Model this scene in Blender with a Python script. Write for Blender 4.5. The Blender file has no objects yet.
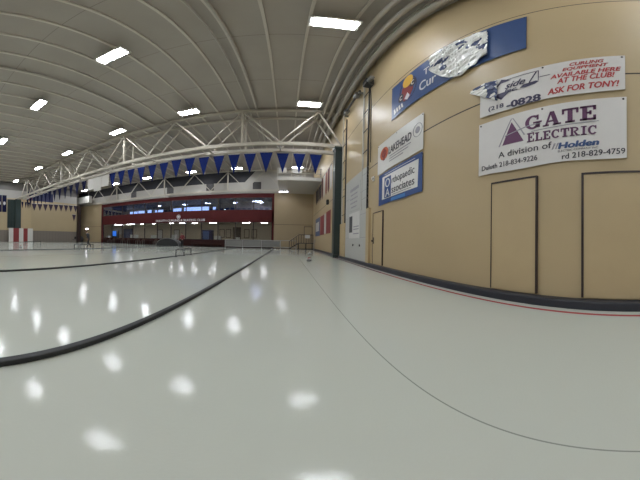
import bpy, bmesh, math, random
from mathutils import Vector, Matrix, noise
random.seed(7)
PI = math.pi
sc = bpy.context.scene
COL = sc.collection

# ------------------------------------------------------------------ dimensions of the hall (metres, X right, Y towards the club front, Z up)
XR, XL = 3.42, -36.2          # right and left wall faces
YF, YB = 29.0, -18.0          # club front, wall behind the camera
ZC = 10.45                    # ceiling
DIV = [-1.48 - 4.48 * k for k in range(8)]   # gaps between the curling sheets

# ------------------------------------------------------------------ materials
def new_mat(name):
    m = bpy.data.materials.new(name); m.use_nodes = True
    nt = m.node_tree; b = nt.nodes['Principled BSDF']
    return m, nt, b

def mat(name, col, rough=.6, metal=0., var=.06, scale=6., bump=0., spec=.5):
    m, nt, b = new_mat(name)
    b.inputs['Roughness'].default_value = rough
    b.inputs['Metallic'].default_value = metal
    b.inputs['Specular IOR Level'].default_value = spec
    tc = nt.nodes.new('ShaderNodeTexCoord'); n = nt.nodes.new('ShaderNodeTexNoise')
    n.inputs['Scale'].default_value = scale; n.inputs['Detail'].default_value = 4
    nt.links.new(tc.outputs['Object'], n.inputs['Vector'])
    r = nt.nodes.new('ShaderNodeMapRange')
    r.inputs['To Min'].default_value = 1 - var; r.inputs['To Max'].default_value = 1 + var
    nt.links.new(n.outputs['Fac'], r.inputs['Value'])
    mx = nt.nodes.new('ShaderNodeVectorMath'); mx.operation = 'SCALE'
    mx.inputs[0].default_value = col
    nt.links.new(r.outputs['Result'], mx.inputs['Scale'])
    nt.links.new(mx.outputs['Vector'], b.inputs['Base Color'])
    if bump:
        bp = nt.nodes.new('ShaderNodeBump'); bp.inputs['Strength'].default_value = bump
        bp.inputs['Distance'].default_value = .01
        nt.links.new(n.outputs['Fac'], bp.inputs['Height']); nt.links.new(bp.outputs['Normal'], b.inputs['Normal'])
    return m

def emit(name, col, strength):
    m, nt, b = new_mat(name)
    b.inputs['Base Color'].default_value = (*col, 1)
    b.inputs['Emission Color'].default_value = (*col, 1)
    b.inputs['Emission Strength'].default_value = strength
    return m

def math_node(nt, op, a, bv=None, clamp=False):
    n = nt.nodes.new('ShaderNodeMath'); n.operation = op; n.use_clamp = clamp
    for i, v in enumerate((a, bv)):
        if v is None: continue
        if isinstance(v, (int, float)): n.inputs[i].default_value = v
        else: nt.links.new(v, n.inputs[i])
    return n.outputs[0]

def band(nt, coord, centre, half):
    """1 inside |coord-centre|<half"""
    return math_node(nt, 'LESS_THAN', math_node(nt, 'ABSOLUTE', math_node(nt, 'SUBTRACT', coord, centre)), half)

def mix_col(nt, fac, a, b):
    n = nt.nodes.new('ShaderNodeMix'); n.data_type = 'RGBA'
    for sock, v in ((n.inputs[0], fac), (n.inputs[6], a), (n.inputs[7], b)):
        if isinstance(v, tuple): sock.default_value = (*v[:3], 1)
        elif isinstance(v, (int, float)): sock.default_value = v
        else: nt.links.new(v, sock)
    return n.outputs[2]

def coords(nt):
    g = nt.nodes.new('ShaderNodeTexCoord'); s = nt.nodes.new('ShaderNodeSeparateXYZ')
    nt.links.new(g.outputs['Object'], s.inputs[0])
    return g, s.outputs[0], s.outputs[1], s.outputs[2]

def noise_tex(nt, g, scale, detail=4):
    n = nt.nodes.new('ShaderNodeTexNoise'); n.inputs['Scale'].default_value = scale; n.inputs['Detail'].default_value = detail
    nt.links.new(g.outputs['Object'], n.inputs['Vector']); return n.outputs['Fac']

def ice_material():
    m, nt, b = new_mat('pebbled_ice')
    g, x, y, z = coords(nt)
    n1 = noise_tex(nt, g, .25, 3)
    base = mix_col(nt, n1, (.50, .53, .47), (.56, .58, .52))
    def lay(fac, strength, col, cur):
        return mix_col(nt, math_node(nt, 'MULTIPLY', fac, strength), cur, col)
    base = lay(band(nt, x, .76, .005), .6, (.10, .11, .10), base)          # thin centre line of the near sheet
    base = lay(band(nt, x, 3.05, .04), .9, (.42, .05, .06), base)           # red side line
    base = lay(band(nt, x, -10.44, .05), .35, (.30, .12, .12), base)         # faint side line
    # far house, faint under the frosted ice
    dx = math_node(nt, 'SUBTRACT', x, .76); dy = math_node(nt, 'SUBTRACT', y, 22.5)
    rr = math_node(nt, 'SQRT', math_node(nt, 'ADD', math_node(nt, 'MULTIPLY', dx, dx), math_node(nt, 'MULTIPLY', dy, dy)))
    base = lay(band(nt, rr, 1.5, .33), .16, (.10, .16, .45), base)
    base = lay(band(nt, rr, .4, .22), .2, (.55, .08, .08), base)
    base = lay(band(nt, y, 25.4, .10), .35, (.45, .10, .10), base)
    nt.links.new(base, b.inputs['Base Color'])
    b.inputs['IOR'].default_value = 1.25
    b.inputs['Roughness'].default_value = .105
    n2 = noise_tex(nt, g, 55, 2); n3 = noise_tex(nt, g, 1.6, 2)
    h = n2
    bp = nt.nodes.new('ShaderNodeBump'); bp.inputs['Strength'].default_value = .08; bp.inputs['Distance'].default_value = .006
    nt.links.new(h, bp.inputs['Height']); nt.links.new(bp.outputs['Normal'], b.inputs['Normal'])
    return m

def wall_material(name, col, seams=(), wains=None, upper=None):
    """painted metal/board wall: thin dark seams at given heights, optional grey wainscot and upper paint bands"""
    m, nt, b = new_mat(name)
    g, x, y, z = coords(nt)
    n = noise_tex(nt, g, .5, 5)
    c = mix_col(nt, n, tuple(v * .93 for v in col), tuple(v * 1.05 for v in col))
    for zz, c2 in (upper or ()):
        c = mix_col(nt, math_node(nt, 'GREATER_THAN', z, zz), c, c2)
    if wains:                                    # dark navy panel high on the wall
        c = mix_col(nt, math_node(nt, 'MULTIPLY', band(nt, z, 8.2, .8), band(nt, y, 18.7, 2.6)), c, (.022, .026, .07))
    if wains:
        s = math_node(nt, 'LESS_THAN', math_node(nt, 'FRACT', math_node(nt, 'MULTIPLY', y, 1.6)), .06)
        wc = mix_col(nt, s, wains[1], tuple(v * .7 for v in wains[1]))
        c = mix_col(nt, math_node(nt, 'LESS_THAN', z, wains[0]), c, wc)
    for zz in seams:
        c = mix_col(nt, band(nt, z, zz, .02), c, (.05, .04, .03))
    nt.links.new(c, b.inputs['Base Color'])
    b.inputs['Roughness'].default_value = .42
    b.inputs['Specular IOR Level'].default_value = .35
    n2 = noise_tex(nt, g, 3, 3)
    bp = nt.nodes.new('ShaderNodeBump'); bp.inputs['Strength'].default_value = .25; bp.inputs['Distance'].default_value = .01
    nt.links.new(n2, bp.inputs['Height']); nt.links.new(bp.outputs['Normal'], b.inputs['Normal'])
    return m

def deck_material():
    m, nt, b = new_mat('ceiling_deck')
    g, x, y, z = coords(nt)
    n = noise_tex(nt, g, .6, 5)
    c = mix_col(nt, n, (.33, .298, .262), (.42, .385, .34))
    s = math_node(nt, 'LESS_THAN', math_node(nt, 'FRACT', math_node(nt, 'MULTIPLY', y, 1 / 3.6)), .006)
    c = mix_col(nt, math_node(nt, 'MULTIPLY', s, .6), c, (.08, .075, .07))
    nt.links.new(c, b.inputs['Base Color']); b.inputs['Roughness'].default_value = .6
    return m

def crumple_material():
    m, nt, b = new_mat('crumpled_plastic')
    g, x, y, z = coords(nt)
    w = nt.nodes.new('ShaderNodeTexWave'); w.inputs['Scale'].default_value = 1.5; w.inputs['Distortion'].default_value = 7
    w.inputs['Detail'].default_value = 3
    nt.links.new(g.outputs['Object'], w.inputs['Vector'])
    f = math_node(nt, 'LESS_THAN', w.outputs['Fac'], .22)
    c = mix_col(nt, f, (.80, .80, .78), (.06, .08, .17))
    nt.links.new(c, b.inputs['Base Color']); b.inputs['Roughness'].default_value = .25
    return m

def glass_material(name, tint, refl):
    m = bpy.data.materials.new(name); m.use_nodes = True
    nt = m.node_tree; nt.nodes.clear()
    o = nt.nodes.new('ShaderNodeOutputMaterial'); t = nt.nodes.new('ShaderNodeBsdfTransparent')
    g = nt.nodes.new('ShaderNodeBsdfGlossy'); mx = nt.nodes.new('ShaderNodeMixShader'); f = nt.nodes.new('ShaderNodeFresnel')
    # same reflectance on both faces of the thin pane
    ge = nt.nodes.new('ShaderNodeNewGeometry')
    nt.links.new(math_node(nt, 'SUBTRACT', 1.5, math_node(nt, 'MULTIPLY', ge.outputs['Backfacing'], 1.5 - 1 / 1.5)), f.inputs['IOR'])
    t.inputs['Color'].default_value = (*tint, 1); g.inputs['Roughness'].default_value = .03
    g.inputs['Color'].default_value = (.86, .9, 1, 1)
    a = math_node(nt, 'ADD', f.outputs['Fac'], refl, True)
    nt.links.new(a, mx.inputs[0]); nt.links.new(t.outputs[0], mx.inputs[1]); nt.links.new(g.outputs[0], mx.inputs[2])
    nt.links.new(mx.outputs[0], o.inputs['Surface'])
    return m

def upper_wall():
    m, nt, b = new_mat('upper_wall_paint')
    g, x, y, z = coords(nt)
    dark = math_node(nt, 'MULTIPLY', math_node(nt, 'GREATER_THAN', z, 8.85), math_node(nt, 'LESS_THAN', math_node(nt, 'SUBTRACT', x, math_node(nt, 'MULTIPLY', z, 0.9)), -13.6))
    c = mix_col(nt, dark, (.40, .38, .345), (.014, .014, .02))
    nt.links.new(c, b.inputs['Base Color']); b.inputs['Roughness'].default_value = .6
    return m

M = dict(
    ice=ice_material(),
    beige=wall_material('beige_wall_paint', (.47, .365, .215), seams=(4.25, 7.45)),
    beige_far=wall_material('beige_far_wall_paint', (.40, .315, .195), seams=(3.1,)),
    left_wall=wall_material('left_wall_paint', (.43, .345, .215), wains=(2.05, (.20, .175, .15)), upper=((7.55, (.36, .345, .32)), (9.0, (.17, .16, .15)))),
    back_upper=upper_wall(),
    deck=deck_material(),
    rib=mat('painted_rib', (.58, .54, .48), .5),
    truss=mat('truss_paint', (.42, .385, .32), .45, var=.05),
    pipe=mat('grey_conduit', (.42, .39, .35), .4),
    green=mat('dark_green_steel', (.020, .035, .034), .4),
    beigeplain=mat('beige_board', (.46, .36, .215), .45),
    tan=mat('tan_board', (.47, .36, .205), .45, scale=2),
    darktrim=mat('dark_brown_trim', (.03, .018, .018), .4),
    black=mat('black_foam', (.018, .020, .022), .55, var=.2, scale=3),
    rubber=mat('black_rubber', (.02, .02, .022), .7),
    navybump=mat('dark_bumper', (.022, .025, .034), .45, var=.15),
    red=mat('dark_red_cladding', (.085, .013, .014), .6, var=.1, scale=1.5, spec=.2),
    redlow=mat('dark_red_low_wall', (.035, .011, .010), .6, spec=.2),
    brown=mat('dark_wood', (.06, .03, .02), .5, var=.2, scale=8),
    whitevinyl=mat('white_vinyl', (.64, .62, .60), .35, var=.04, scale=3),
    whitevinyl2=mat('bright_white_vinyl', (.68, .67, .64), .28, var=.05, scale=2),
    crumple=crumple_material(),
    bluevinyl=mat('blue_vinyl', (.035, .075, .20), .4, var=.08),
    deepblue=mat('deep_blue_vinyl', (.018, .06, .21), .4),
    lightblue=mat('light_blue_vinyl', (.05, .20, .50), .4),
    purple=mat('purple_ink', (.10, .022, .085), .5),
    ink=mat('black_ink', (.035, .03, .04), .5),
    navyink=mat('navy_ink', (.035, .03, .075), .5),
    redink=mat('red_ink', (.44, .04, .04), .5),
    greyink=mat('grey_ink', (.28, .27, .30), .5),
    orange=mat('orange_ink', (.50, .10, .03), .5),
    yellow=mat('golden_ink', (.62, .36, .04), .5),
    darkred=mat('dark_red_ink', (.22, .03, .03), .5),
    paleink=mat('pale_ink', (.66, .66, .68), .5),
    pennant=mat('royal_blue_pennant', (.010, .022, .13), .8, var=.08, spec=.1),
    navy=mat('navy_cloth', (.010, .012, .045), .8, spec=.1),
    purplecloth=mat('dark_purple_cloth', (.03, .016, .04), .7),
    maroon=mat('maroon_cloth', (.10, .018, .03), .7),
    redcloth=mat('red_cloth', (.22, .028, .03), .6),
    whitecloth=mat('white_cloth', (.58, .56, .53), .7),
    offwhite=mat('off_white_paint', (.52, .50, .46), .5),
    doorwhite=mat('pale_grey_door', (.43, .43, .40), .4, var=.04, scale=1),
    grey=mat('mid_grey_metal', (.22, .22, .21), .4, metal=.3),
    darkgrey=mat('dark_grey_tarp', (.045, .045, .047), .5),
    steel=mat('galvanised_steel', (.40, .40, .39), .4, metal=.5),
    mesh=mat('grey_infill_panel', (.17, .17, .16), .6),
    cream=mat('cream_interior', (.46, .40, .30), .6),
    dim=mat('dim_interior', (.08, .10, .17), .7),
    carpet=mat('dark_carpet', (.035, .032, .032), .9, var=.3, scale=12),
    granite=mat('grey_granite', (.14, .13, .13), .3, var=.35, scale=60),
    plastic_red=mat('red_plastic', (.30, .04, .04), .3),
    plastic_pale=mat('pale_plastic', (.55, .50, .42), .3),
    skin=mat('skin', (.42, .24, .17), .5),
    hair=mat('dark_hair', (.03, .02, .015), .6),
    blackcloth=mat('black_cloth', (.008, .008, .01), .8),
    darkcloth=mat('charcoal_cloth', (.014, .014, .018), .8),
    redjacket=mat('dark_red_jacket', (.20, .03, .035), .7),
    shoe=mat('dark_shoe', (.015, .013, .012), .5),
    paper=mat('white_paper', (.58, .57, .54), .6),
    lamp=emit('lamp_lens', (.90, .94, 1.0), 80),
    lamp_small=emit('small_lamp_lens', (.95, .90, 1.0), 52),
    lamp_mezz=emit('mezzanine_lamp_lens', (.90, .90, 1.0), 22),
    lamp_wall=emit('wall_lamp_lens', (.93, .90, 1.0), 11),
    daylight=emit('daylight_pane', (.55, .70, 1.0), 3.2),
    screen=emit('blue_screen', (.03, .22, .95), .8),
    window=glass_material('dark_tinted_glass', (.55, .60, .74), .12),
    clear=glass_material('clear_glass', (.86, .88, .86), .0),
)

# ------------------------------------------------------------------ mesh helpers
class MB:
    def __init__(s): s.bm = bmesh.new()
    def box(s, a, b, mi=0, bevel=0):
        lo = Vector((min(a[0], b[0]), min(a[1], b[1]), min(a[2], b[2]))); hi = Vector((max(a[0], b[0]), max(a[1], b[1]), max(a[2], b[2])))
        r = bmesh.ops.create_cube(s.bm, size=1.0, matrix=Matrix.Translation((lo + hi) / 2) @ Matrix.Diagonal((*(hi - lo), 1)))
        fs = {f for v in r['verts'] for f in v.link_faces}
        for f in fs: f.material_index = mi
        if bevel:
            es = list({e for v in r['verts'] for e in v.link_edges})
            bmesh.ops.bevel(s.bm, geom=es, offset=bevel, segments=2, affect='EDGES', profile=.5)
        return s
    def tube(s, p0, p1, r, seg=10, r2=None, mi=0):
        p0, p1 = Vector(p0), Vector(p1); d = p1 - p0
        q = d.to_track_quat('Z', 'Y').to_matrix().to_4x4()
        res = bmesh.ops.create_cone(s.bm, cap_ends=True, segments=seg, radius1=r, radius2=r if r2 is None else r2, depth=d.length,
                              matrix=Matrix.Translation((p0 + p1) / 2) @ q)
        for f in {f for v in res['verts'] for f in v.link_faces}: f.material_index = mi
        return s
    def bar(s, p0, p1, w, h=None):
        """square bar"""
        p0, p1 = Vector(p0), Vector(p1); d = p1 - p0; h = h or w
        q = d.to_track_quat('Z', 'Y').to_matrix().to_4x4()
        bmesh.ops.create_cube(s.bm, size=1, matrix=Matrix.Translation((p0 + p1) / 2) @ q @ Matrix.Diagonal((w, h, d.length, 1)))
        return s
    def path(s, pts, r, seg=8):
        for a, b in zip(pts, pts[1:]): s.tube(a, b, r, seg)
        for p in pts[1:-1]: bmesh.ops.create_uvsphere(s.bm, u_segments=8, v_segments=6, radius=r, matrix=Matrix.Translation(p))
        return s
    def sphere(s, c, r, sc3=(1, 1, 1), u=16, v=10):
        bmesh.ops.create_uvsphere(s.bm, u_segments=u, v_segments=v, radius=r, matrix=Matrix.Translation(c) @ Matrix.Diagonal((*sc3, 1)))
        return s
    def lathe(s, prof, c=(0, 0, 0), seg=24):
        c = Vector(c); rings = []
        for r, z in prof:
            rings.append([s.bm.verts.new(c + Vector((r * math.cos(2 * PI * i / seg), r * math.sin(2 * PI * i / seg), z))) for i in range(seg)])
        for a, b in zip(rings, rings[1:]):
            for i in range(seg): s.bm.faces.new((a[i], a[(i + 1) % seg], b[(i + 1) % seg], b[i]))
        s.bm.faces.new(rings[0][::-1]); s.bm.faces.new(rings[-1])
        return s
    def prism(s, poly, fn, depth):
        """poly: 2D outline; fn(u, v, d) -> 3D"""
        a = [s.bm.verts.new(fn(u, v, 0)) for u, v in poly]; b = [s.bm.verts.new(fn(u, v, depth)) for u, v in poly]
        s.bm.faces.new(a); s.bm.faces.new(b[::-1])
        n = len(poly)
        for i in range(n): s.bm.faces.new((a[i], b[i], b[(i + 1) % n], a[(i + 1) % n]))
        return s
    def sheet(s, nu, nv, fn, th):
        """closed thin sheet: fn(u, v, side) with side 0/1"""
        V = [[[s.bm.verts.new(fn(i / nu, j / nv, k)) for j in range(nv + 1)] for i in range(nu + 1)] for k in (0, 1)]
        for k in (0, 1):
            for i in range(nu):
                for j in range(nv):
                    q = (V[k][i][j], V[k][i + 1][j], V[k][i + 1][j + 1], V[k][i][j + 1])
                    s.bm.faces.new(q if k == 0 else q[::-1])
        for i in range(nu):
            for j in (0, nv):
                s.bm.faces.new((V[0][i][j], V[0][i + 1][j], V[1][i + 1][j], V[1][i][j]))
        for j in range(nv):
            for i in (0, nu):
                s.bm.faces.new((V[0][i][j], V[0][i][j + 1], V[1][i][j + 1], V[1][i][j]))
        return s
    def add_mesh(s, me):
        s.bm.from_mesh(me); return s
    def build(s, name, mats, parent=None, smooth=False):
        bmesh.ops.recalc_face_normals(s.bm, faces=s.bm.faces)
        me = bpy.data.meshes.new(name)
        if parent is not None:
            off = Vector((0, 0, 0)); p = parent
            while p: off += p.location; p = p.parent
            bmesh.ops.translate(s.bm, verts=s.bm.verts, vec=-off)
        s.bm.to_mesh(me); s.bm.free()
        for m in (mats if isinstance(mats, (list, tuple)) else [mats]): me.materials.append(m)
        if smooth:
            for p in me.polygons: p.use_smooth = True
        o = bpy.data.objects.new(name, me); COL.objects.link(o)
        if parent is not None: o.parent = parent
        return o

def tag(o, label=None, cat=None, group=None, kind=None):
    for k, v in (('label', label), ('category', cat), ('group', group), ('kind', kind)):
        if v: o[k] = v
    return o
def thing(name, label, cat, loc=(0, 0, 0), group=None):
    o = bpy.data.objects.new(name, None); COL.objects.link(o); o.location = loc; o.empty_display_size = .2
    return tag(o, label, cat, group)
def struct(o): o['kind'] = 'structure'; return o
def copy_tree(o, parent=None):
    c = o.copy(); COL.objects.link(c); c.parent = parent
    for ch in [x for x in bpy.data.objects if x.parent == o]: copy_tree(ch, c)
    return c
ORD = 'first second third fourth fifth sixth seventh eighth ninth tenth eleventh twelfth thirteenth fourteenth fifteenth sixteenth seventeenth eighteenth nineteenth twentieth'.split()

# ------------------------------------------------------------------ lettering
def text_mesh(body, bold=0., shear=0., res=3):
    cu = bpy.data.curves.new('lettering_curve', 'FONT'); cu.body = body; cu.size = 1; cu.shear = shear
    cu.resolution_u = res; cu.extrude = .004
    ob = bpy.data.objects.new('lettering_curve', cu); COL.objects.link(ob)
    dg = bpy.context.evaluated_depsgraph_get(); dg.update()
    me = bpy.data.meshes.new_from_object(ob.evaluated_get(dg))
    bpy.data.objects.remove(ob); bpy.data.curves.remove(cu)
    if bold:                                    # heavier strokes: the outline struck several times, slightly shifted
        bm = bmesh.new()
        for k, (dx, dy) in enumerate(((0, 0), (bold, 0), (-bold, 0), (0, bold * .7), (0, -bold * .7))):
            n0 = len(bm.verts); bm.from_mesh(me); bm.verts.ensure_lookup_table()
            for v in bm.verts[n0:]: v.co.x += dx; v.co.y += dy; v.co.z += .1 * k
        bm.to_mesh(me); bm.free()
    return me
def place_text(body, parent, material, u0, u1, v0, v1, fn, bold=0., shear=0., tilt=0., name='lettering'):
    """fits the string in the box u0..u1 (left to right), v0..v1; fn(u, v, d) gives the world point; tilt raises the right end"""
    me = text_mesh(body, bold, shear)
    xs = [v.co.x for v in me.vertices]; ys = [v.co.y for v in me.vertices]
    x0, x1, y0, y1 = min(xs), max(xs), min(ys), max(ys)
    for v in me.vertices:
        a = (v.co.x - x0) / (x1 - x0); b = (v.co.y - y0) / (y1 - y0)
        k = round(v.co.z / .1); d = .0015 + (.002 if v.co.z - .1 * k > 0 else 0) + .0003 * k
        v.co = fn(u0 + (u1 - u0) * a, v0 + (v1 - v0) * b + tilt * a, d)
    mb = MB(); mb.add_mesh(me); bpy.data.meshes.remove(me)
    return mb.build(name, material, parent)

def arc(cx, cy, rx, ry, a0, a1, n=18):
    return [(cx + rx * math.cos(math.radians(a0 + (a1 - a0) * i / n)), cy + ry * math.sin(math.radians(a0 + (a1 - a0) * i / n))) for i in range(n + 1)]
def ring_poly(cx, cy, rx, ry, t, a0, a1, n=18):
    """arc stroke as a list of quads; t = stroke width at x / y"""
    o = arc(cx, cy, rx, ry, a0, a1, n); i = arc(cx, cy, rx - t, ry - t * .55, a0, a1, n)
    return [[o[k], o[k + 1], i[k + 1], i[k]] for k in range(n)]
def R_(x0, y0, x1, y1): return [(x0, y0), (x1, y0), (x1, y1), (x0, y1)]
# heavy slab-serif capitals in a unit box (width ~.8), each a list of convex outlines
SLAB = {
 'E': [R_(0,0,.8,.13), R_(0,.87,.8,1), R_(.12,0,.36,1), R_(.66,0,.8,.32), R_(.66,.68,.8,1), R_(.3,.44,.56,.57), R_(.47,.36,.58,.65)],
 'T': [R_(0,.86,.86,1), R_(0,.62,.12,1), R_(.74,.62,.86,1), R_(.3,0,.56,1), R_(.18,0,.68,.12)],
 'I': [R_(.08,0,.62,.12), R_(.08,.88,.62,1), R_(.23,0,.47,1)],
 'L': [R_(0,0,.8,.13), R_(0,.88,.48,1), R_(.12,0,.36,1), R_(.66,0,.8,.36)],
 'A': [[(.08,0),(.2,0),(.5,1),(.38,1)], [(.62,0),(.88,0),(.6,1),(.36,1)], R_(.24,.26,.74,.37), R_(-.02,0,.32,.11), R_(.54,0,.98,.11)],
 'R': [R_(0,0,.46,.12), R_(0,.88,.5,1), R_(.1,0,.33,1), [(.34,.5),(.56,.46),(.9,0),(.62,0)], R_(.66,0,.96,.11)] + ring_poly(.42,.73,.42,.27,.2,-90,90),
 'C': ring_poly(.46,.5,.46,.5,.24,48,318,24) + [R_(.68,.62,.8,.98)],
 'G': ring_poly(.46,.5,.46,.5,.24,48,340,24) + [R_(.68,.62,.8,.98), R_(.48,.38,.98,.5), R_(.66,.06,.88,.46)],
}
ADV = {'E': .9, 'T': .93, 'I': .74, 'L': .88, 'A': 1.02, 'R': 1.0, 'C': .96, 'G': 1.06}
def slab_text(body, parent, material, u0, u1, v0, v1, fn, tilt=0., big_first=1.):
    tot = sum(ADV[c] for c in body); mb = MB(); u = 0
    for k, c in enumerate(body):
        for poly in SLAB[c]:
            mb.prism([(u + x, y * (big_first if k == 0 else 1)) for x, y in poly],
                     lambda a, b, d: fn(u0 + (u1 - u0) * a / tot, v0 + (v1 - v0) * b + tilt * a / tot, d), .0035)
        u += ADV[c]
    return mb.build('lettering', material, parent)

# ================================================================== THE SETTING
def slab(name, a, b, m): return struct(MB().box(a, b).build(name, m))
slab('floor', (XL - 3, YB - .3, -.3), (XR + .3, 27.6, 0), M['ice'])
slab('trim_1', (XL - 3, 27.6, -.3), (XR + .3, 36, .03), M['carpet'])                 # walkway and club floor beyond the ice
mb = MB().box((XL - 3, YB - .3, ZC), (XR + .3, 36, ZC + .3))
for k in range(-3, 33):
    xx = .47 - 1.27 * k
    if XL < xx < XR - .3: mb.box((xx - .045, YB, ZC - .10), (xx + .045, YF + .3, ZC), 1)
struct(mb.build('ceiling', [M['deck'], M['rib']]))
slab('wall_right', (XR, YB, -.02), (XR + .3, 36, ZC), M['beige'])
slab('wall_rear', (XL - .3, YB - .3, -.02), (XR + .3, YB, ZC), M['beigeplain'])
slab('wall_left', (XL - .3, YB, -.02), (XL, 26.8, ZC), M['left_wall'])
slab('wall_recess', (XL - 3, YB, -.02), (XL - 2.7, 36, ZC), M['left_wall'])
# far wall: beige left of and right of the club front, pale and dark bands above
slab('wall_back_right', (-1.65, YF, .03), (XR, YF + .25, 7.2), M['beige_far'])
slab('wall_back_left', (XL - 2.7, YF, .03), (-31.25, YF + .25, 7.4), M['beige_far'])
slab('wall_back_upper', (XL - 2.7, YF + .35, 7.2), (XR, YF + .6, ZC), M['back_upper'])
# red cladding of the two-storey club front
WX0, WX1, NP = -30.84, -1.9, 12
PW = (WX1 - WX0) / NP
slab('trim_2', (-31.25, YF - .06, 6.66), (-1.65, YF + .6, 7.2), M['red'])
slab('trim_3', (-31.25, YF - .06, 3.38), (-1.65, YF + .3, 4.96), M['red'])
slab('trim_4', (-31.25, YF - .06, .03), (-30.84, YF + .3, 6.66), M['red'])
slab('trim_5', (-1.9, YF - .06, .03), (-1.65, YF + .3, 6.66), M['red'])
slab('trim_6', (-30.84, YF - .06, .03), (-1.9, YF + .25, .95), M['redlow'])
# rooms behind the glass
slab('wall_lobby', (-38.8, 34.6, .03), (-1.65, 34.8, 3.45), M['cream'])
slab('wall_lobby_left', (-38.8, YF + .3, .03), (-38.6, 34.6, 3.38), M['cream'])
slab('wall_lobby_right', (-1.85, YF + .3, .03), (-1.65, 34.6, 3.38), M['cream'])
slab('trim_7', (-38.8, YF + .3, 3.45), (-1.65, 34.8, 3.6), M['cream'])
slab('trim_8', (-31.25, YF + .3, 4.75), (-1.65, 34.8, 4.9), M['carpet'])
slab('wall_lounge', (-31.25, 34.6, 4.9), (-1.65, 34.8, 6.9), M['dim'])
slab('wall_lounge_partition', (-7.0, YF + .3, 4.9), (-6.85, 34.6, 6.8), M['cream'])
slab('wall_lounge_cream', (-6.85, 33.0, 4.9), (-1.9, 33.15, 6.8), M['cream'])
slab('trim_9', (-31.25, YF + .6, 6.8), (-1.65, 34.8, 6.95), M['dim'])
n = 0
for row, (z0, z1, gm) in enumerate(((4.96, 6.66, 'window'), (.95, 3.38, 'clear'))):
    for k in range(NP):
        n += 1
        x0, x1 = WX0 + PW * k, WX0 + PW * (k + 1)
        f = MB()
        f.box((x0, YF - .02, z0), (x0 + .05, YF + .12, z1)).box((x1 - .05, YF - .02, z0), (x1, YF + .12, z1))
        f.box((x0 + .05, YF - .02, z0), (x1 - .05, YF + .12, z0 + .05)).box((x0 + .05, YF - .02, z1 - .05), (x1 - .05, YF + .12, z1))
        w = struct(f.build('window_%d' % n, M['darktrim']))
        MB().box((x0 + .05, YF + .04, z0 + .05), (x1 - .05, YF + .055, z1 - .05)).build('pane', M[gm], w)
# doors in the right wall (flush beige panels with dark edging)
def wall_door(name, ya, yb, ztop, left, right, top, knob=None):
    d = struct(MB().box((XR - .035, ya, .16), (XR, yb, ztop)).build(name, M['tan']))
    e = MB().box((XR - .05, yb, .16), (XR, yb + left, ztop + top)).box((XR - .05, ya - right, .16), (XR, ya, ztop + top)).box((XR - .05, ya, ztop), (XR, yb, ztop + top))
    e.build('door_edging', M['darktrim'], d)
    if knob: MB().box((XR - .05, knob - .03, .95), (XR - .035, knob + .03, 1.2)).tube((XR - .035, knob, 1.06), (XR - .10, knob, 1.06), .015).sphere((XR - .11, knob, 1.06), .035).build('door_handle', M['darktrim'], d)
wall_door('door_1', 1.69, 2.62, 2.16, .012, .03, .03)
wall_door('door_2', -.12, .86, 2.12, .035, .02, .03)
wall_door('door_3', 7.46, 8.36, 2.16, .015, .025, .025, knob=8.28)
# pale overhead door with posters
d4 = struct(MB().box((XR - .06, 9.05, .14), (XR, 12.55, 4.42)).build('door_4', M['doorwhite']))
for k in range(1, 4): MB().box((XR - .064, 9.05, .14 + k * 1.07), (XR - .058, 12.55, .155 + k * 1.07)).build('panel_joint', M['greyink'], d4)
for yy in (9.95, 11.0): MB().tube((XR - .06, yy, .85), (XR - .085, yy, .85), .05).build('handle_cup', M['darktrim'], d4)
for nm, ya, yb, zt in (('trim_10', 8.72, 9.05, 2.45), ('trim_11', 12.55, 13.75, 2.1)):
    slab(nm, (XR - .10, ya, .14), (XR, yb, zt), M['tan'])
# base bumper and sheet dividers
for ya, yb, nm in ((YB + .01, 13.72, 'from the doors to the green column'), (14.48, 27.4, 'beyond the green column')):
    b = MB().box((XR - .20, ya, 0), (XR - .003, yb, .142), bevel=.02).build('bumper', M['navybump'])
    tag(b, 'dark foam bumper at the right wall foot, ' + nm, 'bumper', 'wall bumpers')
for k, nm in ((0, 'nearest the camera'), (1, 'second from the right wall'), (3, 'far one in front of the person')):
    x = DIV[k]
    o = MB().box((x - .038, YB + .1, 0), (x + .038, 26.1, .052), bevel=.012).build('sheet_divider', M['black'])
    tag(o, 'long black foam divider strip between curling sheets, ' + nm, 'divider', 'sheet dividers')
tag(MB().box((DIV[0] - .3, 26.2, 0), (DIV[0] + .3, 26.5, .03), bevel=.008).build('end_pad', M['paper']), 'small white pad on the ice at the far end of the nearest divider', 'pad')

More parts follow.
